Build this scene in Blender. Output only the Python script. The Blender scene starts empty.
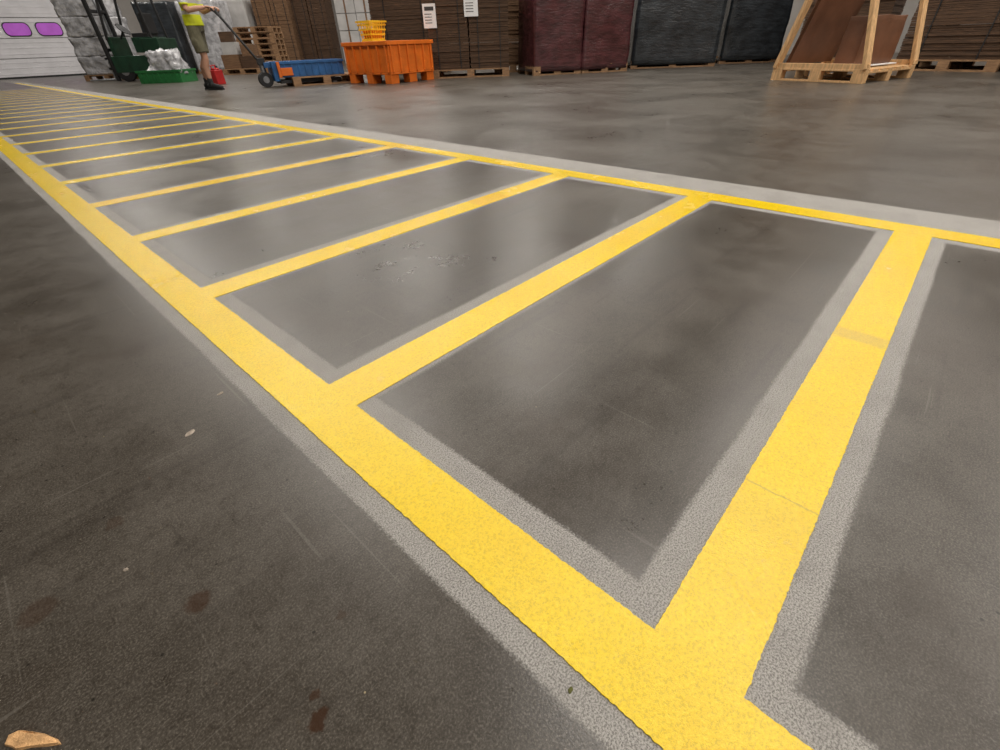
import bpy, bmesh, math, random
from mathutils import Vector, Matrix, noise
random.seed(7)
sc = bpy.context.scene
try:
    sc.view_settings.view_transform = 'Standard'
    sc.view_settings.look = 'None'
except Exception: pass
H = .55
# ------------------------------------------------------------ materials
def new_mat(name):
    m = bpy.data.materials.new(name); m.use_nodes = True
    nt = m.node_tree
    return m, nt, nt.nodes['Principled BSDF']
def N(nt, typ, **kw):
    n = nt.nodes.new(typ)
    for k, v in kw.items(): setattr(n, k, v)
    return n
def setin(nt, sock, v):
    if hasattr(v, 'is_linked') or isinstance(v, bpy.types.NodeSocket): nt.links.new(v, sock)
    else: sock.default_value = v
def M(nt, op, a, b=0.0, c=None, clamp=False):
    n = N(nt, 'ShaderNodeMath', operation=op, use_clamp=clamp)
    setin(nt, n.inputs[0], a); setin(nt, n.inputs[1], b)
    if c is not None: setin(nt, n.inputs[2], c)
    return n.outputs[0]
def RNG(nt, v, a, b, c=0., d=1., smooth=True):
    n = N(nt, 'ShaderNodeMapRange'); n.interpolation_type = 'SMOOTHSTEP' if smooth else 'LINEAR'
    setin(nt, n.inputs[0], v)
    for i, q in enumerate((a, b, c, d)): n.inputs[i+1].default_value = q
    return n.outputs[0]
def MIX(nt, f, a, b, blend='MIX'):
    n = N(nt, 'ShaderNodeMix', data_type='RGBA', blend_type=blend)
    setin(nt, n.inputs[0], f)
    setin(nt, n.inputs[6], a if not isinstance(a, tuple) else (*a, 1)[:4])
    setin(nt, n.inputs[7], b if not isinstance(b, tuple) else (*b, 1)[:4])
    return n.outputs[2]
def NOISE(nt, vec, scale, detail=3, rough=.55, dist=0.):
    n = N(nt, 'ShaderNodeTexNoise'); n.inputs['Scale'].default_value = scale
    n.inputs['Detail'].default_value = detail; n.inputs['Roughness'].default_value = rough
    n.inputs['Distortion'].default_value = dist
    if vec is not None: nt.links.new(vec, n.inputs['Vector'])
    return n.outputs['Fac']
def MAP(nt, vec, scale=(1,1,1), loc=(0,0,0), rot=(0,0,0)):
    n = N(nt, 'ShaderNodeMapping'); nt.links.new(vec, n.inputs[0])
    n.inputs['Scale'].default_value = scale; n.inputs['Location'].default_value = loc; n.inputs['Rotation'].default_value = rot
    return n.outputs[0]
def BUMP(nt, h, strength, dist=.01, normal=None):
    n = N(nt, 'ShaderNodeBump'); n.inputs['Strength'].default_value = strength; n.inputs['Distance'].default_value = dist
    nt.links.new(h, n.inputs['Height'])
    if normal is not None: nt.links.new(normal, n.inputs['Normal'])
    return n.outputs[0]
def simple(name, col, rough=.6, metal=0., var=.25, scale=6., bump=.15, bscale=None, coat=0., stretch=(1,1,1), spec=.5, bdist=.01, emis=None):
    m, nt, b = new_mat(name)
    tc = N(nt, 'ShaderNodeTexCoord').outputs['Object']
    v = MAP(nt, tc, stretch)
    f = NOISE(nt, v, scale, 4, .6)
    c1 = tuple(x*(1-var) for x in col); c2 = tuple(min(1, x*(1+var)) for x in col)
    nt.links.new(MIX(nt, RNG(nt, f, .3, .7), c1, c2), b.inputs['Base Color'])
    b.inputs['Roughness'].default_value = rough; b.inputs['Metallic'].default_value = metal
    b.inputs['Coat Weight'].default_value = coat; b.inputs['Coat Roughness'].default_value = .2
    b.inputs['Specular IOR Level'].default_value = spec
    if bump:
        f2 = NOISE(nt, v, bscale or scale*4, 2, .6)
        nt.links.new(BUMP(nt, f2, bump, bdist), b.inputs['Normal'])
    if emis:
        b.inputs['Emission Color'].default_value = (*emis[0], 1); b.inputs['Emission Strength'].default_value = emis[1]
    return m

S = .713; Y0 = -.008
XL0, XL1, XR0, XR1 = .190, .284, 1.985, 2.085
NR = 24
def floor_material():
    m, nt, b = new_mat('polished_concrete')
    tc = N(nt, 'ShaderNodeTexCoord').outputs['Object']
    sx = N(nt, 'ShaderNodeSeparateXYZ'); nt.links.new(tc, sx.inputs[0])
    X, Y = sx.outputs[0], sx.outputs[1]
    n1 = NOISE(nt, tc, 1.3, 3, .6, .3); n2 = NOISE(nt, tc, 10, 5, .62); n3 = NOISE(nt, tc, 75, 4, .75); n4 = NOISE(nt, tc, 400, 2, .7)
    tex = M(nt, 'ADD', M(nt, 'MULTIPLY', n1, .46), M(nt, 'MULTIPLY', n2, .31))
    tex = M(nt, 'ADD', tex, M(nt, 'MULTIPLY', n3, .23))
    base = MIX(nt, RNG(nt, tex, .36, .64), (.050,.042,.033), (.100,.087,.071))
    base = MIX(nt, RNG(nt, n4, .50, .68, 0, .42), base, (.21,.185,.155))
    base = MIX(nt, RNG(nt, n4, .50, .36, 0, .5), base, (.026,.021,.017))
    base = MIX(nt, RNG(nt, n3, .47, .36, 0, .25), base, (.030,.024,.018))
    ns = NOISE(nt, MAP(nt, tc, loc=(3.3, 1.7, 0)), 2.6, 4, .6, .3)
    base = MIX(nt, RNG(nt, ns, .50, .70, 0, .45), base, (.047,.034,.023))
    # scuffs and tyre marks
    sc1 = NOISE(nt, MAP(nt, tc, (1.6, 90, 1), rot=(0, 0, .7)), 1.3, 2, .5)
    base = MIX(nt, RNG(nt, sc1, .69, .74, 0, .2), base, (.26,.24,.21))
    sc2 = NOISE(nt, MAP(nt, tc, (110, 2.0, 1), rot=(0, 0, .25)), 1.1, 2, .5)
    base = MIX(nt, RNG(nt, sc2, .69, .74, 0, .18), base, (.26,.24,.21))
    sc3 = NOISE(nt, MAP(nt, tc, (1.2, 16, 1), rot=(0, 0, -.5)), 1.2, 4, .6)
    base = MIX(nt, RNG(nt, sc3, .56, .68, 0, .28), base, (.034,.028,.023))
    vo = N(nt, 'ShaderNodeTexVoronoi'); vo.inputs['Scale'].default_value = 46; nt.links.new(tc, vo.inputs['Vector'])
    cs = N(nt, 'ShaderNodeSeparateColor'); nt.links.new(vo.outputs['Color'], cs.inputs[0])
    pit = M(nt, 'MULTIPLY', RNG(nt, vo.outputs['Distance'], .12, .06), M(nt, 'GREATER_THAN', cs.outputs[0], .82))
    base = MIX(nt, M(nt, 'MULTIPLY', pit, .8), base, (.012,.010,.008))
    pal = M(nt, 'MULTIPLY', RNG(nt, vo.outputs['Distance'], .07, .04), M(nt, 'LESS_THAN', cs.outputs[1], .035))
    base = MIX(nt, pal, base, (.32,.26,.16))
    vc = N(nt, 'ShaderNodeTexVoronoi', feature='DISTANCE_TO_EDGE'); vc.inputs['Scale'].default_value = .8
    wv = N(nt, 'ShaderNodeVectorMath', operation='ADD'); nt.links.new(tc, wv.inputs[0])
    nn = N(nt, 'ShaderNodeTexNoise'); nn.inputs['Scale'].default_value = 3.5; nn.inputs['Detail'].default_value = 5; nt.links.new(tc, nn.inputs['Vector'])
    vs = N(nt, 'ShaderNodeVectorMath', operation='SCALE'); vs.inputs[3].default_value = .5; nt.links.new(nn.outputs['Color'], vs.inputs[0])
    nt.links.new(vs.outputs[0], wv.inputs[1]); nt.links.new(wv.outputs[0], vc.inputs['Vector'])
    crack = M(nt, 'MULTIPLY', RNG(nt, vc.outputs['Distance'], .0022, .0006), RNG(nt, n1, .46, .56, 0, .25))
    base = MIX(nt, crack, base, (.015,.012,.010))
    dn = M(nt, 'MULTIPLY', M(nt, 'SUBTRACT', n3, .5), .02)
    for (cx, cy, r, st) in ((-.022,.255,.010,.9),(-.012,.278,.006,.7),(-.062,.48,.015,.65),(-.20,.62,.02,.4),(-.10,.70,.012,.35),(.30,1.08,.04,.4),(.05,.33,.006,.5)):
        cmb = N(nt, 'ShaderNodeVectorMath', operation='DISTANCE'); nt.links.new(tc, cmb.inputs[0]); cmb.inputs[1].default_value = (cx, cy, 0)
        d = M(nt, 'ADD', cmb.outputs['Value'], dn)
        base = MIX(nt, RNG(nt, d, r*1.15, r*.75, 0, st), base, (.040,.017,.007))
    # shot-blasted strips around the painted lines
    e1 = M(nt, 'MULTIPLY', M(nt, 'SUBTRACT', NOISE(nt, tc, 240, 2, .7), .5), .018)
    e2 = M(nt, 'MULTIPLY', M(nt, 'SUBTRACT', NOISE(nt, tc, 5, 2), .5), .012)
    ed = M(nt, 'ADD', e1, e2)
    def band(v, a, c2, soft):
        d = M(nt, 'SUBTRACT', M(nt, 'ABSOLUTE', M(nt, 'SUBTRACT', v, (a+c2)/2)), (c2-a)/2)
        d = M(nt, 'ADD', d, ed)
        return RNG(nt, d, soft, -soft)
    left = band(X, .156, .326, .004)
    right = band(X, 1.950, 2.30, .010)
    mod = M(nt, 'SUBTRACT', M(nt, 'FLOORED_MODULO', M(nt, 'ADD', Y, S/2-Y0), S), S/2)
    inx = M(nt, 'MULTIPLY', M(nt, 'GREATER_THAN', X, .24), M(nt, 'LESS_THAN', X, 2.03))
    rung = band(mod, -.060, .090, .007)
    rung = M(nt, 'MULTIPLY', rung, M(nt, 'MULTIPLY', M(nt, 'GREATER_THAN', Y, .3), M(nt, 'LESS_THAN', Y, NR*S)))
    r0 = band(Y, -.094, .084, .005)
    rr = M(nt, 'MULTIPLY', M(nt, 'MAXIMUM', rung, r0), inx)
    mask = M(nt, 'MAXIMUM', M(nt, 'MAXIMUM', left, right), rr)
    wear = RNG(nt, n2, .3, .55, .76, 1.)
    mask = M(nt, 'MULTIPLY', mask, wear)
    g = NOISE(nt, tc, 440, 3, .8)
    gcol = MIX(nt, RNG(nt, g, .37, .60), (.13,.12,.11), (.42,.40,.37))
    col = MIX(nt, mask, base, gcol)
    nt.links.new(col, b.inputs['Base Color'])
    rb = RNG(nt, tex, .36, .64, .27, .40)
    rough = M(nt, 'ADD', M(nt, 'MULTIPLY', rb, M(nt, 'SUBTRACT', 1, mask)), M(nt, 'MULTIPLY', mask, .65))
    nt.links.new(rough, b.inputs['Roughness'])
    b.inputs['Specular IOR Level'].default_value = .5
    nt.links.new(BUMP(nt, NOISE(nt, tc, 300, 3, .8), .12, .002), b.inputs['Normal'])
    return m
def yellow_material():
    m, nt, b = new_mat('yellow_line_paint')
    tc = N(nt, 'ShaderNodeTexCoord').outputs['Object']
    sx = N(nt, 'ShaderNodeSeparateXYZ'); nt.links.new(tc, sx.inputs[0])
    X, Y = sx.outputs[0], sx.outputs[1]
    a = NOISE(nt, tc, 300, 3, .8); c = NOISE(nt, tc, 3.5, 4, .6); d = NOISE(nt, tc, 30, 3, .6)
    col = MIX(nt, RNG(nt, c, .35, .68), (.89,.63,.0), (.85,.57,.0))
    col = MIX(nt, RNG(nt, a, .37, .51, .65, 0), col, (.58,.37,.0))
    col = MIX(nt, RNG(nt, a, .55, .67, 0, .5), col, (.98,.79,.03))
    col = MIX(nt, RNG(nt, d, .62, .78, 0, .15), col, (.50,.35,.02))
    near = M(nt, 'LESS_THAN', M(nt, 'ABSOLUTE', Y), .08)
    xs = M(nt, 'ADD', X, M(nt, 'MULTIPLY', M(nt, 'SUBTRACT', d, .5), .010))
    for (cx, w, st, cc) in ((.578,.0022,.45,(.36,.24,.03)),(.53,.045,.12,(.50,.33,.02)),(1.15,.03,.35,(.46,.34,.06))):
        s_ = RNG(nt, M(nt, 'ABSOLUTE', M(nt, 'SUBTRACT', xs, cx)), w, w*.6, 0, st)
        col = MIX(nt, M(nt, 'MULTIPLY', s_, near), col, cc)
    r3 = M(nt, 'MULTIPLY', M(nt, 'LESS_THAN', M(nt, 'ABSOLUTE', M(nt, 'SUBTRACT', Y, 2*S+Y0)), .1), RNG(nt, M(nt, 'ABSOLUTE', M(nt, 'SUBTRACT', X, 1.45)), .10, .08, 0, .45))
    r5 = M(nt, 'MULTIPLY', M(nt, 'LESS_THAN', M(nt, 'ABSOLUTE', M(nt, 'SUBTRACT', Y, 4*S+Y0)), .1), .3)
    inr = M(nt, 'GREATER_THAN', X, XL1)
    col = MIX(nt, M(nt, 'MULTIPLY', M(nt, 'MAXIMUM', r3, r5), inr), col, (.74,.40,.02))
    nt.links.new(col, b.inputs['Base Color'])
    nt.links.new(RNG(nt, c, .3, .7, .20, .28), b.inputs['Roughness'])
    b.inputs['Specular IOR Level'].default_value = .5
    nt.links.new(BUMP(nt, a, .28, .003), b.inputs['Normal'])
    return m
MAT = {}
MAT['floor'] = floor_material(); MAT['yellow'] = yellow_material()
MAT['wall'] = simple('painted_wall_panel', (.30,.28,.26), .7, var=.08, scale=1.5, bump=0)
MAT['ceil'] = simple('ceiling_sheet', (.08,.078,.075), .8, var=.08, scale=1, bump=0)
MAT['doorw'] = simple('door_white', (.80,.79,.82), .45, var=.06, scale=2, bump=.03)
MAT['pink'] = simple('tinted_acrylic', (.45,.13,.55), .2, var=.15, scale=2, bump=0, emis=((.5,.10,.62), .25))  # weak purple emission stands in for daylight coming through the door windows
MAT['black'] = simple('black_rubber', (.015,.015,.016), .55, var=.3)
MAT['steel'] = simple('grey_steel', (.35,.36,.38), .4, .8, var=.15)
MAT['wood'] = simple('pallet_wood', (.28,.16,.08), .75, var=.3, scale=9, bump=.3, stretch=(1,6,6))
MAT['pine'] = simple('fresh_pine', (.62,.38,.18), .65, var=.22, scale=7, bump=.2, stretch=(6,6,1))
MAT['card'] = simple('corrugated_cardboard', (.078,.041,.021), .85, var=.4, scale=5, bump=.3, stretch=(1,1,14))
MAT['card2'] = simple('corrugated_cardboard_light', (.17,.093,.047), .85, var=.3, scale=5, bump=.3, stretch=(1,1,14))
MAT['sheet'] = simple('brown_board_sheet', (.14,.058,.028), .6, var=.25, scale=2.2, bump=.15)
MAT['maroon'] = simple('maroon_goods_in_film', (.070,.019,.022), .3, var=.4, scale=4, bump=.4, bscale=9, coat=.6, stretch=(1,1,3), bdist=.02)
MAT['dgrey'] = simple('dark_goods_in_film', (.022,.027,.032), .3, var=.5, scale=4, bump=.4, bscale=9, coat=.6, stretch=(1,1,3), bdist=.02)
MAT['film'] = simple('white_stretch_film', (.45,.45,.47), .3, var=.4, scale=5, bump=.7, bscale=10, coat=.6, bdist=.04)
MAT['whitebox'] = simple('white_carton', (.45,.44,.43), .6, var=.12, scale=3, bump=.1)
MAT['label'] = simple('paper_label', (.80,.80,.80), .6, var=.03, bump=0)
MAT['ink'] = simple('label_ink', (.05,.05,.05), .6, var=.1, bump=0)
MAT['orange'] = simple('orange_plastic', (.70,.15,.012), .45, var=.15, scale=4, bump=.08)
MAT['yplastic'] = simple('yellow_plastic', (.75,.48,.02), .4, var=.1, bump=.05)
MAT['blue'] = simple('blue_plastic', (.02,.10,.27), .45, var=.2, bump=.08)
MAT['red'] = simple('red_paint', (.42,.02,.02), .4, var=.15, bump=.05)
MAT['green'] = simple('green_plastic', (.02,.15,.04), .45, var=.2, bump=.08)
MAT['dkgreen'] = simple('dark_green_paint', (.010,.040,.022), .4, var=.3, bump=.05)
MAT['skin'] = simple('skin', (.50,.27,.18), .5, var=.08, scale=8, bump=.05)
MAT['shorts'] = simple('olive_shorts', (.13,.12,.075), .85, var=.2, scale=10, bump=.3)
MAT['hair'] = simple('brown_hair', (.05,.028,.015), .6, var=.3, scale=30, bump=.5, stretch=(1,1,.2))
MAT['sock'] = simple('dark_sock', (.03,.03,.03), .9)
MAT['eye'] = simple('eye_white', (.8,.8,.8), .2, var=0, bump=0)
def hivis():
    m, nt, b = new_mat('hi_vis_fabric')
    tc = N(nt, 'ShaderNodeTexCoord').outputs['Object']
    sx = N(nt, 'ShaderNodeSeparateXYZ'); nt.links.new(tc, sx.inputs[0]); Z = sx.outputs[2]
    f = None
    for z in (1.12, 1.27):
        q = M(nt, 'LESS_THAN', M(nt, 'ABSOLUTE', M(nt, 'SUBTRACT', Z, z)), .026)
        f = q if f is None else M(nt, 'MAXIMUM', f, q)
    nt.links.new(MIX(nt, f, (.72,.80,.02), (.50,.50,.50)), b.inputs['Base Color'])
    b.inputs['Roughness'].default_value = .6
    nt.links.new(BUMP(nt, NOISE(nt, tc, 14, 3), .4, .02), b.inputs['Normal'])
    return m
MAT['hivis'] = hivis()
MAT['lamp'] = simple('lamp_housing', (.6,.6,.6), .4, var=.05, bump=0)
MAT['chip'] = simple('wood_chip', (.62,.36,.16), .8, var=.3, scale=60, bump=.3, bscale=200)
MAT['stone'] = simple('pale_chip', (.38,.32,.26), .8, var=.3, scale=80, bump=.3, bscale=200)
MAT['leaf'] = simple('moss_bit', (.10,.10,.02), .8, var=.3, scale=80)

# ------------------------------------------------------------ mesh builder
class B:
    def __init__(s): s.bm = bmesh.new(); s.mats = []; s.T = Matrix()
    def mi(s, k):
        if k not in s.mats: s.mats.append(k)
        return s.mats.index(k)
    def _fin(s, vs, k, mat4):
        i = s.mi(k)
        for v in vs: v.co = s.T @ mat4 @ v.co
        fs = {f for v in vs for f in v.link_faces}
        for f in fs: f.material_index = i
        return list(fs)
    def box(s, c, size, k, rot=(0,0,0), bev=0.):
        r = bmesh.ops.create_cube(s.bm, size=1)
        vs = r['verts']
        m4 = Matrix.Translation(c) @ (Matrix.Rotation(rot[2],4,'Z') @ Matrix.Rotation(rot[1],4,'Y') @ Matrix.Rotation(rot[0],4,'X')) @ Matrix.Diagonal((*size,1))
        return s._fin(vs, k, m4)
    def beam(s, a, b, w, d, k, up=(0,0,1)):
        a, b = Vector(a), Vector(b); z = (b-a); L = z.length; z.normalize()
        x = Vector(up).cross(z)
        if x.length < 1e-4: x = Vector((1,0,0))
        x.normalize(); y = z.cross(x)
        R = Matrix((x,y,z)).transposed().to_4x4()
        vs = bmesh.ops.create_cube(s.bm, size=1)['verts']
        return s._fin(vs, k, Matrix.Translation((a+b)/2) @ R @ Matrix.Diagonal((w,d,L,1)))
    def cyl(s, a, b, r, k, seg=20, r2=None):
        a, b = Vector(a), Vector(b); z = (b-a); L = z.length
        R = z.to_track_quat('Z','Y').to_matrix().to_4x4()
        vs = bmesh.ops.create_cone(s.bm, cap_ends=True, segments=seg, radius1=r, radius2=r if r2 is None else r2, depth=L)['verts']
        fs = s._fin(vs, k, Matrix.Translation((a+b)/2) @ R)
        for f in fs:
            if len(f.verts) == 4: f.smooth = True
        return fs
    def lumpy(s, c, size, k, amp=.03, n=14, freq=3., seed=0., rot=0., taper=0.):
        """box with wrinkled, slightly bulging sides (stretch-wrapped goods)"""
        tb = bmesh.new(); bmesh.ops.create_cube(tb, size=1)
        bmesh.ops.subdivide_edges(tb, edges=tb.edges[:], cuts=n, use_grid_fill=True)
        i = s.mi(k); mp = {}
        m4 = Matrix.Translation(c) @ Matrix.Rotation(rot,4,'Z')
        for v in tb.verts:
            p = Vector(v.co); q = Vector((p.x*size[0], p.y*size[1], p.z*size[2]))
            d = Vector((p.x if abs(p.x) > .49 else 0, p.y if abs(p.y) > .49 else 0, 0))
            nz = noise.noise((q+Vector((seed,seed*2,seed*.3)))*freq) + .5*noise.noise((q*3+Vector((seed,0,0)))*freq)
            corner = min(abs(p.x),abs(p.y))
            q += d*2*amp*nz
            if corner > .49: q.x *= .985; q.y *= .985
            if p.z > .49: q.z += amp*nz*.6
            sc_ = 1 - taper*(p.z+.5); q.x *= sc_; q.y *= sc_
            mp[v] = s.bm.verts.new(s.T @ m4 @ q)
        for f in tb.faces:
            nf = s.bm.faces.new([mp[v] for v in f.verts]); nf.material_index = i; nf.smooth = True
        tb.free()
    def tube(s, pts, rad, k, seg=16, ref=(0,1,0), smooth=True):
        """closed loft, one elliptical ring per point; rad entries r or (ra along ref, rb)"""
        pts = [Vector(p) for p in pts]; i = s.mi(k); rings = []
        for j, p in enumerate(pts):
            t = (pts[min(j+1,len(pts)-1)] - pts[max(j-1,0)]).normalized()
            u = Vector(ref) - t*Vector(ref).dot(t)
            if u.length < 1e-4: u = t.orthogonal()
            u.normalize(); w = t.cross(u)
            r = rad[j]; ra, rb = (r if isinstance(r, tuple) else (r, r))
            rings.append([s.bm.verts.new(s.T @ (p + u*ra*math.cos(a) + w*rb*math.sin(a))) for a in [2*math.pi*q/seg for q in range(seg)]])
        for a_, b_ in zip(rings[:-1], rings[1:]):
            for q in range(seg):
                f = s.bm.faces.new((a_[q], a_[(q+1)%seg], b_[(q+1)%seg], b_[q])); f.material_index = i; f.smooth = smooth
        f = s.bm.faces.new(list(reversed(rings[0]))); f.material_index = i
        f = s.bm.faces.new(rings[-1]); f.material_index = i
    def sph(s, c, r, k, seg=16):
        vs = bmesh.ops.create_uvsphere(s.bm, u_segments=seg, v_segments=seg//2+2, radius=1)['verts']
        r = r if isinstance(r, tuple) else (r,r,r)
        for f in s._fin(vs, k, Matrix.Translation(c) @ Matrix.Diagonal((*r,1))): f.smooth = True
    def pallet(s, c=(0,0,0), L=1.2, W=.8, k='wood', rot=0.):
        T0 = s.T.copy(); s.T = T0 @ Matrix.Translation(c) @ Matrix.Rotation(rot,4,'Z')
        for y in (-W/2+.05, 0, W/2-.05): s.box((0,y,.011),(L,.1,.022),k)
        for x in (-L/2+.07, 0, L/2-.07):
            for y in (-W/2+.05, 0, W/2-.05): s.box((x,y,.061),(.14,.1,.078),k)
            s.box((x,0,.111),(.14,W,.022),k)
        nb = 7 if W > .9 else 5
        for j in range(nb):
            s.box((0,-W/2+.06+(W-.12)*j/(nb-1),.133),(L,.115,.022),k)
        s.T = T0
    def obj(s, name, parent=None, bevel=0., loc=None):
        bmesh.ops.recalc_face_normals(s.bm, faces=s.bm.faces[:])
        me = bpy.data.meshes.new(name); s.bm.to_mesh(me); s.bm.free()
        for k in s.mats: me.materials.append(MAT[k])
        o = bpy.data.objects.new(name, me); sc.collection.objects.link(o)
        if bevel:
            md = o.modifiers.new('Bevel','BEVEL'); md.width = bevel; md.segments = 2; md.limit_method = 'ANGLE'
        if parent: o.parent = parent
        return o
def place(o, x, y, rz=0., z=0.):
    o.location = (x,y,z); o.rotation_euler = (0,0,rz); return o
def label(b, x, y, z, w, h):
    b.box((x,y,z),(w,.004,h),'label')
    b.box((x,y-.003,z+h*.30),(w*.7,.002,h*.16),'ink')
    for j in range(4): b.box((x-w*.1,y-.003,z+h*(.08-.12*j)),(w*.55,.002,h*.03),'ink')

# ------------------------------------------------------------ room shell
X0, X1, YA, YB, ZC = -7., 18., -8., 27.15, 6.5
b = B(); b.box(((X0+X1)/2,(YA+YB)/2,-.1),(X1-X0+.4,YB-YA+.4,.2),'floor'); fl = b.obj('floor')
b = B(); b.box(((X0+X1)/2,(YA+YB)/2,ZC+.1),(X1-X0+.4,YB-YA+.4,.2),'ceil')
b.obj('ceiling')
DX0, DX1, DH = 1.55, 5.70, 3.6
b = B(); b.box(((X0+X1)/2,YB+.1,ZC/2),(X1-X0,.2,ZC),'wall'); b.obj('wall_back')
b = B(); b.box(((X0+X1)/2,YA-.1,ZC/2),(X1-X0,.2,ZC),'wall'); b.obj('wall_front')
b = B(); b.box((X0-.1,(YA+YB)/2,ZC/2),(.2,YB-YA,ZC),'wall'); b.obj('wall_left')
b = B(); b.box((X1+.1,(YA+YB)/2,ZC/2),(.2,YB-YA,ZC),'wall'); b.obj('wall_right')
b = B(); ph = .6; DY = 27.0
for j in range(6):
    b.box(((DX0+DX1)/2,DY+.08,.02+ph*j+ph/2-.01),(DX1-DX0-.02,.06,ph-.02),'doorw')
    for q in (.12,.30,.46): b.box(((DX0+DX1)/2,DY+.046,.02+ph*j+q),(DX1-DX0-.1,.012,.02),'doorw')
b.box(((DX0+DX1)/2,DY+.08,.03),(DX1-DX0-.02,.08,.06),'black')
for x in (2.42,3.36,4.30,5.22):
    for (w,h,yy,k) in ((.78,.42,.040,'black'),(.72,.36,.030,'pink')):
        i = b.mi(k); r = h*.36; vs = []
        for cx,cz,a0 in ((w/2-r,h/2-r,0),(-w/2+r,h/2-r,90),(-w/2+r,-h/2+r,180),(w/2-r,-h/2+r,270)):
            for a in range(0,91,15):
                t = math.radians(a0+a); vs.append((x+cx+r*math.cos(t),DY+yy,1.47+cz+r*math.sin(t)))
        f = b.bm.faces.new([b.bm.verts.new(v) for v in vs]); f.material_index = i
        e = bmesh.ops.extrude_face_region(b.bm, geom=[f])
        for v in [g for g in e['geom'] if isinstance(g,bmesh.types.BMVert)]: v.co.y -= .012
b.box((DX0-.06,DY+.05,DH/2),(.12,.12,DH),'black'); b.box((DX1+.06,DY+.05,DH/2),(.12,.12,DH),'black')
b.box(((DX0+DX1)/2,DY+.05,DH+.06),(DX1-DX0+.24,.12,.12),'black')
b.obj('door_1')
# ------------------------------------------------------------ painted walkway
b = B(); i = b.mi('yellow')
def strip(along, a0, a1, c0, c1, top, step0, step1, near, seed):
    a = a0; prev = None
    while True:
        def jit(k): return .0008*noise.noise((a*60, seed+k, .3)) + .0016*noise.noise((a*230, seed+k*3, 1.3)) + .0010*noise.noise((a*3, seed+k*5, 2.))
        e0, e1 = c0 + jit(1), c1 + jit(9)
        P = (lambda c, z: (c, a, z)) if along == 'Y' else (lambda c, z: (a, c, z))
        cur = [b.bm.verts.new(P(e0,0)), b.bm.verts.new(P(e0,top)), b.bm.verts.new(P(e1,top)), b.bm.verts.new(P(e1,0))]
        if prev:
            for q in range(3):
                f = b.bm.faces.new((prev[q],prev[q+1],cur[q+1],cur[q])); f.material_index = i
        prev = cur
        if a >= a1-1e-6: break
        a = min(a1, a + (step0 if a < near else step1))
strip('Y', -2.5, 22, XL0, XL1, .0016, .0025, .04, 2.0, 1.)
strip('Y', -6, 22, XR0, XR1, .0016, .02, .04, 3, 4.)
for n in range(NR):
    c = Y0 + n*S
    strip('X', XL1-.003, XR0+.003, c-.050, c+.050, .0014, .003 if n < 3 else .02, .02, 3, 10.+n)
bmesh.ops.remove_doubles(b.bm, verts=b.bm.verts[:], dist=1e-7)
wl = b.obj('walkway_floor_marking')

# ------------------------------------------------------------ goods along the right
def frame(pl, pr):
    u = Vector((pr[0]-pl[0], pr[1]-pl[1])); return u.length, math.atan2(u.y, u.x)
def sheet_stack(name, pl, pr, depth, h, k='card', labels=(), nsplit=2, seed=1):
    """pallet of stacked flat corrugated sheets; local x along the front, +y to the back"""
    w, ang = frame(pl, pr); rnd = random.Random(seed); b = B()
    npal = max(1, round(w/1.2))
    for j in range(npal): b.pallet((w*(j+.5)/npal, depth/2, 0), w/npal-.02, depth)
    for j in range(nsplit):
        x = w*(j+.5)/nsplit; ww = w/nsplit-.025; z = .145
        hj = h - rnd.uniform(0,.05)
        while z < hj:
            t = rnd.choice((.02,.03,.045)); dx = rnd.uniform(-.006,.006); dy = rnd.uniform(-.008,.008)
            b.box((x+dx, depth/2+dy, z+t/2), (ww+rnd.uniform(-.008,.004), depth-.02, t-.003), k); z += t
        for sx_ in (-.28,.28):
            b.box((x+sx_*ww, depth/2, (h+.12)/2+.04), (.014, depth+.006, h-.1), 'black')
    for (lx,lz,lw,lh) in labels: label(b, lx, -.012, lz, lw, lh)
    return place(b.obj(name), pl[0], pl[1], ang)
def wrapped(name, pl, pr, depth, h, k, seed=1., labels=(), n=18):
    w, ang = frame(pl, pr); b = B()
    npal = max(1, round(w/1.2))
    for j in range(npal): b.pallet((w*(j+.5)/npal, depth/2, 0), w/npal-.02, depth)
    for j in range(npal):
        b.lumpy((w*(j+.5)/npal, depth/2, .06+(h-.06)/2), (w/npal-.01, depth+.02, h-.06), k, .018, n, 2.6, seed+j*3)
    for (lx,lz,lw,lh) in labels: label(b, lx, -.03, lz, lw, lh)
    return place(b.obj(name), pl[0], pl[1], ang)
sheet_stack('cardboard_sheet_stack', (6.98,8.24), (8.05,7.11), 1.1, 1.6, 'card', ((.07,.98,.24,.36),(.85,1.12,.26,.34)), 2, 1)
sheet_stack('cardboard_sheet_stack', (7.65,11.0), (8.5,9.65), .9, 1.75, 'card', (), 1, 2)
sheet_stack('cardboard_sheet_stack', (8.75,8.2), (9.3,7.55), .6, 1.7, 'card2', (), 1, 3)
wrapped('wrapped_maroon_goods', (8.16,6.6), (9.82,5.5), 1.1, 1.6, 'maroon', 1., ((.75,1.25,.16,.12),))
wrapped('wrapped_dark_goods', (10.46,5.8), (11.6,4.43), 1.1, 1.75, 'dgrey', 5.)
wrapped('wrapped_dark_goods', (12.4,4.67), (13.2,3.65), 1.0, 1.75, 'dgrey', 9.)
wrapped('wrapped_dark_goods', (13.0,3.3), (13.3,2.1), 1.0, 2.0, 'dgrey', 31.)
sheet_stack('cardboard_sheet_stack', (11.3,2.9), (11.3,1.6), 1.1, 1.8, 'card', (), 1, 4)
sheet_stack('cardboard_sheet_stack', (10.45,1.22), (10.15,-.02), 1.1, 1.7, 'card', ((.62,1.12,.26,.34),), 1, 5)
sheet_stack('cardboard_sheet_stack', (10.12,-.12), (9.9,-1.3), 1.1, 1.6, 'card2', (), 1, 6)

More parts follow.
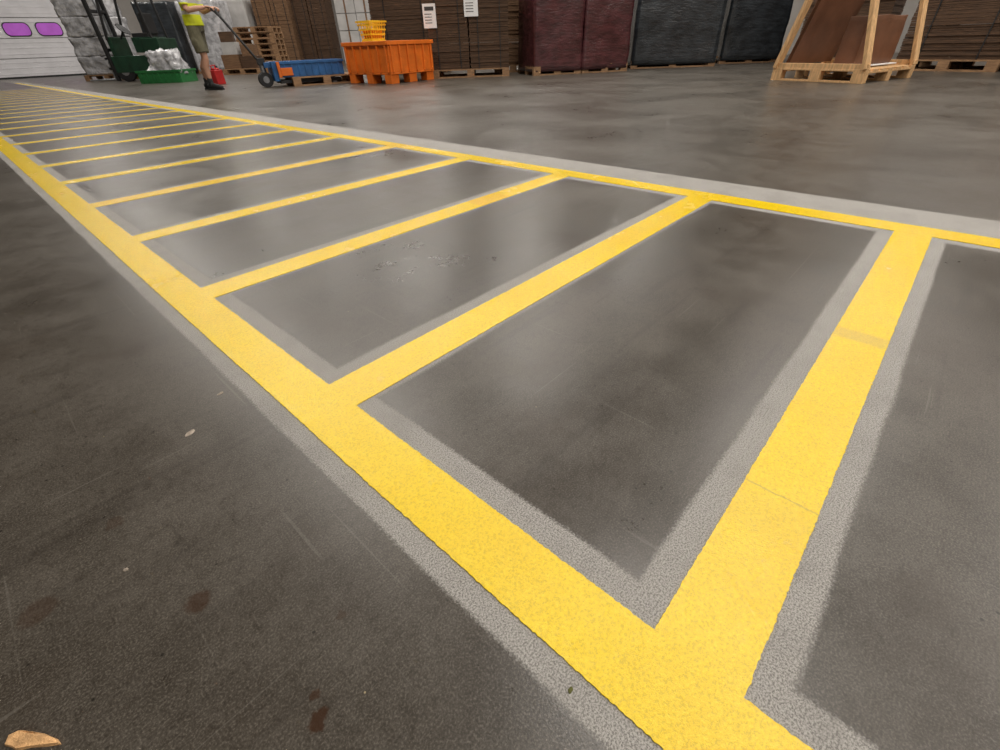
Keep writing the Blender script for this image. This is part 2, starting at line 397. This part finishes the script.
# timber A-frame on pallet with leaning boards
b = B()
ang = math.atan2(.954,.3)
b.pallet((.6,-.6,0),1.2,1.2,'pine')
for y in (-.03,-1.17):
    for (xa,xb) in ((.02,.52),(1.18,.68)):
        b.beam((xa,y,.145),(xb,y,2.0),.045,.11,'pine',up=(0,1,0))
    b.box((.6,y,1.99),(.30,.06,.10),'pine')
    b.box((.6,y,.17),(1.2,.045,.06),'pine')
b.box((.6,-.6,1.97),(.05,1.2,.10),'pine')
for j in range(3):
    b.box((.88+.02*j,-.62,.155+.72),(.012,1.02,1.45),'sheet',rot=(0,-.27,0))
b.lumpy((.38,-.62,.42),(.25,.9,.5),'sheet',.02,8,3,4.)
b.box((.5,-.62,.163),(.6,1.0,.012),'label')
af = place(b.obj('timber_a_frame_rack', bevel=.003), 7.8, 1.15, ang)

# ------------------------------------------------------------ orange bin with yellow basket
b = B()
w,d,h,t = 1.15,1.15,.63,.03
for x in (.1,w/2,w-.1):
    for y in (.1,d/2,d-.1): b.box((x,y,.07),(.2,.16,.14),'orange')
b.box((w/2,d/2,.155),(w,d,.03),'orange')
for y in (t/2,d-t/2): b.box((w/2,y,.17+(h-.17)/2),(w,t,h-.17),'orange')
for x in (t/2,w-t/2): b.box((x,d/2,.17+(h-.17)/2),(t,d-2*t,h-.17),'orange')
for y in (-.008,d+.008):
    b.box((w/2,y,h-.03),(w+.04,.04,.06),'orange')
    for q in range(6): b.box((.06+q*(w-.12)/5,y,.38),(.035,.03,.42),'orange')
for x in (-.008,w+.008):
    b.box((x,d/2,h-.03),(.04,d+.04,.06),'orange')
    for q in range(6): b.box((x,.06+q*(d-.12)/5,.38),(.03,.035,.42),'orange')
b.box((w/2,d/2,h-.012),(w-.02,d-.02,.02),'orange')
place(b.obj('orange_pallet_bin', bevel=.006), 5.76, 7.9, math.radians(8))
b = B()
w,d,h = .42,.32,.30
b.box((0,0,.01),(w-.06,d-.06,.02),'yplastic')
for z,e in ((.03,.05),(.10,.03),(.17,.015),(.24,.005),(h-.015,-.01)):
    for sy in (-1,1): b.box((0,sy*(d/2-e),z),(w-2*e,.014,.024),'yplastic')
    for sx_ in (-1,1): b.box((sx_*(w/2-e),0,z),(.014,d-2*e,.024),'yplastic')
for q in range(7):
    x = -w/2+.03+q*(w-.06)/6
    for sy in (-1,1): b.beam((x*.85,sy*(d/2-.05),.01),(x,sy*(d/2),h),.014,.012,'yplastic')
for q in range(5):
    y = -d/2+.03+q*(d-.06)/4
    for sx_ in (-1,1): b.beam((sx_*(w/2-.05),y*.85,.01),(sx_*(w/2),y,h),.014,.012,'yplastic')
b.box((0,0,.09),(w-.14,d-.12,.14),'orange')
place(b.obj('yellow_basket'), 6.06, 8.70, .2, .632)

# ------------------------------------------------------------ pallet truck, pallet, blue crate
def pallet_truck(name, x, y, rz, top=None, col='red'):
    """local +x = fork direction, origin under the steering wheels"""
    b = B()
    for sy in (-.19,.19):
        b.box((.78,sy,.075),(1.12,.15,.05),'black')
        b.box((1.30,sy,.05),(.12,.06,.05),'black'); b.cyl((1.22,sy-.05,.04),(1.22,sy+.05,.04),.04,'steel')
    b.box((.17,0,.24),(.08,.50,.30),col); b.box((.10,0,.34),(.16,.26,.08),col)
    for sy in (-.07,.07): b.cyl((0,sy-.03,.12),(0,sy+.03,.12),.12,'black')
    for sy in (-.07,.07): b.cyl((0,sy-.033,.12),(0,sy+.033,.12),.055,'steel')
    b.cyl((0,0,.12),(0,0,.42),.05,'steel'); b.box((0,0,.40),(.12,.16,.10),'black')
    R = Matrix.Rotation(-rz,3,'Z')
    t = R @ (Vector(top)-Vector((x,y,0))) if top else Vector((-.45,0,1.15))
    base = Vector((-.02,0,.38))
    b.cyl(base,t,.020,'black')
    side = Vector((-(t-base).y,(t-base).x,0)).normalized()
    dr = (t-base).normalized()
    lo = t-dr*.16
    b.cyl(t-side*.17,t+side*.17,.014,'black'); b.cyl(lo,t+side*.17,.010,'black'); b.cyl(lo,t-side*.17,.010,'black')
    return place(b.obj(name, bevel=.004), x, y, rz)
MX, MY, MR = 3.76, 10.64, -math.radians(47.6)
hx = .40
hand = (MX+hx*math.cos(MR), MY+hx*math.sin(MR), 1.15)
pallet_truck('pallet_truck', 4.44, 10.04, math.radians(-15.7), hand, 'blue')
b = B(); b.pallet((0,0,0),1.25,.8,'wood')
place(b.obj('wooden_pallet'), 5.44, 9.76, math.radians(-15.7))
b = B()
w,d,h = 1.15,.62,.24
b.box((0,0,.012),(w,d,.024),'blue')
for sy in (-1,1): b.box((0,sy*d/2,h/2),(w,.025,h),'blue'); b.box((0,sy*(d/2+.01),h-.02),(w+.05,.04,.04),'blue')
for sx_ in (-1,1): b.box((sx_*w/2,0,h/2),(.025,d,h),'blue'); b.box((sx_*(w/2+.01),0,h-.02),(.04,d+.05,.04),'blue')
for q in range(9): b.box((-w/2+.08+q*(w-.16)/8,-d/2-.015,h/2),(.025,.02,h-.05),'blue')
b.lumpy((0,0,.12),(w-.06,d-.06,.2),'blue',.01,6,4,2.)
b.box((-w/2-.03,-d/2-.03,h/2),(.05,.05,h),'orange'); b.box((-w/2+.10,-d/2-.032,h*.36),(.20,.012,h*.5),'orange')
place(b.obj('blue_crate', bevel=.004), 5.26, 9.86, math.radians(-15.7), .146)
b = B()
b.box((0,0,.13),(.22,.16,.26),'red'); b.box((0,0,.275),(.14,.10,.03),'red'); b.cyl((.06,0,.28),(.06,0,.33),.025,'black')
b.beam((-.08,0,.27),(-.08,0,.33),.03,.02,'red'); b.beam((.02,0,.27),(.02,0,.33),.03,.02,'red'); b.box((-.03,0,.34),(.14,.03,.02),'red')
place(b.obj('red_jerrycan', bevel=.012), 4.45, 12.4, .4)

# ------------------------------------------------------------ far-left items
b = B()   # film-wrapped bales stacked on a pallet
b.pallet((0,0,0),1.3,1.0)
for j,zz in enumerate((.145,.58,1.02,1.46)):
    b.lumpy((0.02*(-1)**j,0,zz+.22),(1.22-.05*(j%2),.95,.43),'film',.035,12,4,20+j*2.)
place(b.obj('wrapped_film_bales'), 4.15, 19.3, math.radians(-48))
b = B()   # counterbalance forklift, local +x = mast side
for sy in (-.30,.30):
    b.box((.98,sy,1.12),(.09,.07,2.2),'black'); b.box((1.02,sy*.72,1.15),(.06,.05,2.2),'steel')
    b.box((1.42,sy*.8,.05),(.75,.10,.035),'steel'); b.box((1.07,sy*.8,.25),(.035,.10,.42),'steel')
b.cyl((.93,0,.15),(.93,0,2.0),.035,'steel')
for z in (.18,.7,1.5,2.18): b.box((.98,0,z),(.07,.6,.07),'black')
b.box((1.06,0,.30),(.03,.74,.05),'black'); b.box((1.06,0,.52),(.03,.74,.05),'black')
b.box((.35,0,.38),(1.05,.80,.36),'dkgreen'); b.box((-.32,0,.55),(.45,.84,.72),'dkgreen'); b.box((-.10,0,.78),(.55,.66,.32),'dkgreen')
b.box((.78,0,.72),(.10,.66,.50),'dkgreen'); b.box((-.02,0,.98),(.42,.44,.10),'black'); b.box((-.22,0,1.22),(.10,.42,.42),'black')
b.cyl((.66,0,.92),(.50,0,1.12),.02,'black'); b.cyl((.50,0,1.12),(.485,0,1.135),.17,'black')
for sy in (-.34,.34):
    b.beam((.80,sy,.90),(.55,sy,2.06),.05,.05,'black'); b.beam((-.38,sy,.90),(-.30,sy,2.06),.05,.05,'black')
    b.box((.12,sy,2.08),(.95,.05,.05),'black')
    b.cyl((.66,sy*1.15,.25),(.66,sy*.85,.25),.25,'black',28); b.cyl((.66,sy*1.16,.25),(.66,sy*1.1,.25),.12,'steel')
    b.cyl((-.28,sy*1.15,.20),(-.28,sy*.85,.20),.20,'black',28); b.cyl((-.28,sy*1.16,.20),(-.28,sy*1.1,.20),.10,'steel')
for q in range(6): b.box((-.30+q*.17,0,2.08),(.03,.68,.035),'black')
place(b.obj('forklift', bevel=.01), 4.62, 16.95, math.radians(132.4))
b = B()
w,d,h = 1.0,.7,.26
b.box((0,0,.05),(w,d,.1),'green')
for sy in (-1,1): b.box((0,sy*d/2,h/2),(w,.03,h),'green'); b.box((0,sy*(d/2+.012),h-.02),(w+.06,.04,.04),'green')
for sx_ in (-1,1): b.box((sx_*w/2,0,h/2),(.03,d,h),'green'); b.box((sx_*(w/2+.012),0,h-.02),(.04,d+.06,.04),'green')
for q in range(7): b.box((-w/2+.08+q*(w-.16)/6,-d/2-.015,h/2),(.03,.02,h-.05),'green')
b.lumpy((.10,0,.40),(.85,.62,.46),'film',.12,12,5,6.,taper=.35)
place(b.obj('green_crate_of_film'), 4.28, 15.1, math.radians(-48))
# ------------------------------------------------------------ far-centre items
wrapped('wrapped_white_goods', (6.6,19.9), (7.4,19.0), 1.0, 1.9, 'film', 13.)
wrapped('wrapped_dark_goods', (5.6,20.6), (6.4,19.9), 1.0, 1.9, 'dgrey', 23.)
wrapped('wrapped_white_goods', (7.7,20.3), (8.6,19.5), 1.0, 2.0, 'whitebox', 15.)
b = B()
for j in range(8): b.pallet((random.uniform(-.02,.02),random.uniform(-.02,.02),.146*j),1.2,.8)
place(b.obj('wooden_pallet_stack'), 8.0, 17.6, math.radians(-46))
b = B()   # loose cartons on a pallet between the worker and the pallet stack
def carton(x, y, z, w, d, h, rz, k='card2'):
    b.box((x,y,z+h/2),(w,d,h),k,rot=(0,0,rz)); b.box((x,y,z+h+.001),(w*.98,.06,.004),'label',rot=(0,0,rz))
b.pallet((0,0,0),1.2,.8)
carton(-.32,-.1,.145,.5,.4,.35,.05); carton(.22,-.05,.145,.5,.4,.30,-.06,'card'); carton(-.28,-.1,.497,.42,.36,.30,.12,'whitebox'); carton(.25,-.05,.447,.4,.3,.28,.1)
carton(-.3,-.1,.80,.36,.3,.25,.3,'card')
place(b.obj('mixed_carton_pallet'), 7.15, 17.2, math.radians(-50))
sheet_stack('carton_pallet', (8.9,19.6), (9.75,18.7), 1.0, 2.3, 'card2', (), 2, 8)
sheet_stack('carton_pallet', (9.95,19.0), (10.8,18.1), 1.0, 2.2, 'card', (), 2, 9)
b = B()   # white cartons on a pallet
b.pallet((0,0,0),1.2,.8)
for z in range(4):
    for x in (-.3,.3):
        for y in (-.2,.2): b.box((x,y,.15+.42*z+.205),(.585,.385,.405),'whitebox')
        b.box((x,-.395,.15+.42*z+.205),(.05,.004,.40),'card2')
place(b.obj('white_carton_pallet', bevel=.006), 10.35, 15.5, math.radians(-42))
b = B(); b.box((0,0,ZC/2),(.2,.02,ZC),'steel')
for sy in (-.1,.1): b.box((0,sy,ZC/2),(.2,.016,ZC),'steel')
b.box((0,0,ZC/2),(.014,.2,ZC),'steel'); b.box((0,0,.01),(.35,.35,.02),'steel')
place(b.obj('steel_column'), 10.9, 21.0, 0)

# ------------------------------------------------------------ worker
man = bpy.data.objects.new('warehouse_worker', None); sc.collection.objects.link(man)
man.location = (MX,MY,0); man.rotation_euler = (0,0,MR)
def remesh(o, vox, sm=3):
    md = o.modifiers.new('Remesh','REMESH'); md.mode = 'VOXEL'; md.voxel_size = vox; md.use_smooth_shade = True
    s_ = o.modifiers.new('Smooth','SMOOTH'); s_.iterations = sm; s_.factor = .5
FO = {-1:-.02, 1:-.20}
def legpts(s):
    f = FO[s]
    return [(-.03,s*.09,.96),(-.02+f*.3,s*.095,.78),(.02+f*.6,s*.10,.52),(.02+f*.65,s*.10,.47),(-.02+f*.85,s*.10,.34),(-.02+f,s*.10,.12),(-.02+f,s*.10,.07)]
b = B()
b.tube([(-.03,0,.90),(-.03,0,1.0),(-.02,0,1.15),(-.01,0,1.32),(0,0,1.44),(.0,0,1.49)],[(.14,.10),(.155,.11),(.14,.095),(.165,.11),(.15,.09),(.06,.06)],'skin',24)
b.tube([(0,0,1.45),(.015,0,1.53),(.03,0,1.60)],[.062,.056,.056],'skin')
for s in (-1,1):
    b.tube(legpts(s),[.085,.08,.056,.055,.058,.036,.038],'skin')
    b.tube([(0,s*.14,1.44),(0,s*.19,1.43),(.03,s*.235,1.30),(.05,s*.25,1.16),(.07,s*.245,1.145),(.19,s*.19,1.165),(.31,s*.115,1.18)],[.05,.056,.048,.042,.042,.040,.026],'skin')
    b.tube([(.30,s*.12,1.18),(.335,s*.105,1.187),(.375,s*.095,1.185)],[(.022,.018),(.040,.016),(.042,.014)],'skin')
    for q,(L) in enumerate((.92,1.0,.95,.8)):
        y = s*(.060+.0215*q)
        b.tube([(.365,y,1.183),(.40,y,1.182),(.400+.030*L,y,1.168),(.400+.031*L,y,1.145),(.40+.010,y,1.145-.018*L)],[.0095,.0095,.009,.0085,.0075],'skin',10)
    b.tube([(.325,s*.07,1.18),(.345,s*.052,1.155),(.375,s*.050,1.133),(.402,s*.055,1.128)],[.013,.012,.010,.009],'skin',10)
HC = Vector((.045,0,1.70))
b.sph(HC+Vector((-.01,0,.02)),(.098,.076,.105),'skin',24)
b.sph(HC+Vector((.02,0,-.055)),(.070,.056,.068),'skin',20)
b.tube([HC+Vector((.085,0,.018)),HC+Vector((.104,0,-.012)),HC+Vector((.108,0,-.028))],[.010,.014,.016],'skin',10)
b.sph(HC+Vector((.078,0,-.062)),(.016,.024,.012),'skin',12)
b.sph(HC+Vector((.066,0,-.098)),(.024,.026,.020),'skin',12)
for s in (-1,1): b.sph(HC+Vector((-.005,s*.077,-.005)),(.020,.010,.032),'skin',12)
body = b.obj('body', man); remesh(body, .006, 4)
b = B()
for s in (-1,1):
    b.sph(HC+Vector((.079,s*.030,.012)),(.012,.013,.010),'eye',12); b.sph(HC+Vector((.089,s*.030,.012)),(.004,.006,.006),'ink',8)
    b.box(HC+Vector((.084,s*.030,.034)),(.012,.032,.007),'hair')
b.box(HC+Vector((.092,0,-.060)),(.006,.040,.005),'red')
b.obj('face', man)
b = B()
b.sph(HC+Vector((-.022,0,.045)),(.100,.083,.095),'hair',24); b.sph(HC+Vector((-.05,0,.0)),(.062,.074,.075),'hair',20)
remesh(b.obj('hair', man), .008, 2)
b = B()
b.tube([(-.03,0,.94),(-.03,0,1.03),(-.02,0,1.16),(-.01,0,1.32),(0,0,1.44),(0,0,1.50)],[(.19,.14),(.185,.135),(.165,.12),(.19,.13),(.17,.105),(.075,.072)],'hivis',28)
for s in (-1,1):
    b.tube([(0,s*.13,1.43),(0,s*.19,1.43),(.03,s*.24,1.28),(.04,s*.25,1.21)],[.065,.072,.068,.070],'hivis')
remesh(b.obj('hi_vis_shirt', man), .009, 2)
b = B()
b.tube([(-.03,0,.86),(-.03,0,.94),(-.03,0,1.02)],[(.165,.115),(.175,.125),(.165,.118)],'shorts',28)
for s in (-1,1):
    f = FO[s]
    b.tube([(-.03,s*.085,.95),(-.02+f*.3,s*.098,.78),(.01+f*.55,s*.105,.56)],[.10,.105,.10],'shorts')
    b.sph((-.02+f*.4,s*.20,.70),(.06,.015,.08),'shorts',12)
remesh(b.obj('shorts', man), .009, 2)
for s in (-1,1):
    f = FO[s]; b = B()
    b.tube([(-.02+f,s*.10,.09),(-.02+f,s*.10,.19)],[.044,.042],'sock')
    b.tube([(-.085+f,s*.10,.055),(-.03+f,s*.10,.062),(.05+f,s*.105,.05),(.13+f,s*.108,.042),(.185+f,s*.108,.035)],[(.032,.038),(.042,.055),(.045,.045),(.048,.034),(.028,.024)],'black',18)
    b.tube([(-.02+f,s*.10,.05),(-.02+f,s*.10,.115)],[.050,.046],'black')
    b.box((.045+f,s*.104,.012),(.27,.088,.024),'black')
    b.obj('shoe_left' if s > 0 else 'shoe_right', man, bevel=.006)

# ------------------------------------------------------------ debris on the floor
def chip(name, k, x, y, sx_, sy_, h, rz, seed):
    b = B(); rnd = random.Random(seed); n = 11; i = b.mi(k)
    top = []; bot = []
    for q in range(n):
        a = 2*math.pi*q/n; r = rnd.uniform(.6,1.1)
        p = (math.cos(a)*sx_*r, math.sin(a)*sy_*r)
        bot.append(b.bm.verts.new((p[0],p[1],0))); top.append(b.bm.verts.new((p[0]*.9,p[1]*.85,h*rnd.uniform(.6,1.1))))
    c = b.bm.verts.new((0,0,h*1.2))
    for q in range(n):
        f = b.bm.faces.new((bot[q],bot[(q+1)%n],top[(q+1)%n],top[q])); f.material_index = i
        f = b.bm.faces.new((top[q],top[(q+1)%n],c)); f.material_index = i
    f = b.bm.faces.new(list(reversed(bot))); f.material_index = i
    return place(b.obj(name), x, y, rz)
b = B(); i = b.mi('chip')   # torn, pointed splinter of wood
out = [(-.030,.004),(-.022,.008),(-.008,.007),(.006,.0055),(.024,.001),(.031,-.003),(.018,-.005),(.002,-.006),(-.010,-.009),(-.018,-.006),(-.026,-.005)]
lo = [b.bm.verts.new((x,y,0)) for x,y in out]; hi = [b.bm.verts.new((x*.95,y*.85,.0022+.0012*((q*7)%3))) for q,(x,y) in enumerate(out)]
for q in range(len(out)):
    b.bm.faces.new((lo[q],lo[(q+1)%len(out)],hi[(q+1)%len(out)],hi[q])).material_index = i
b.bm.faces.new(hi).material_index = i; b.bm.faces.new(list(reversed(lo))).material_index = i
place(b.obj('wood_splinter'), -.224, .455, -.85)
chip('stone_chip','stone',.043,.823,.013,.006,.0012,.6,4)
chip('stone_chip','stone',.125,.90,.007,.004,.0015,.2,5)
chip('leaf_fragment','leaf',.171,.079,.004,.003,.001,.2,6)
chip('stone_chip','stone',-.11,.60,.004,.003,.002,.2,8)

# ------------------------------------------------------------ lamps
LP = [(x,y) for x in (3.0,8.0,13.5) for y in (-4.5,.2,6.5,11.4,16.3,21.5)] + [(-4.5,-4.5)]
for (x,y) in LP:
    L = bpy.data.lights.new('strip_light','AREA'); L.shape = 'RECTANGLE'; L.size = .4; L.size_y = 1.9
    L.energy = 222 if y < 8 and x < 10 else 150; L.color = (1,.94,.865)
    e = bpy.data.objects.new('ceiling_strip_lamp', None); sc.collection.objects.link(e); e.location = (x,y,ZC)
    o = bpy.data.objects.new('light', L); sc.collection.objects.link(o); o.parent = e; o.location = (0,0,-.16)
    b = B(); b.box((0,0,-.075),(.46,2.0,.15),'lamp')
    for sx_ in (-.215,.215): b.box((sx_,0,-.165),(.02,2.0,.06),'lamp')
    b.obj('housing', e)
w = bpy.data.worlds.new('world'); sc.world = w; w.use_nodes = True
w.node_tree.nodes['Background'].inputs[0].default_value = (.5,.5,.55,1); w.node_tree.nodes['Background'].inputs[1].default_value = .3

# ------------------------------------------------------------ camera
cam = bpy.data.cameras.new('camera'); co = bpy.data.objects.new('camera', cam); sc.collection.objects.link(co)
dB = Vector((520,353,-447)).normalized(); dA = Vector((-595,310,-447)); dA = (dA - dB*dA.dot(dB)).normalized(); dZ = dB.cross(dA)
co.matrix_world = Matrix.Translation((0,0,H)) @ Matrix((dB,dA,dZ)).to_4x4()
cam.sensor_width = 36; cam.lens = 447/1000*36; cam.clip_start = .01; cam.clip_end = 200
sc.camera = co
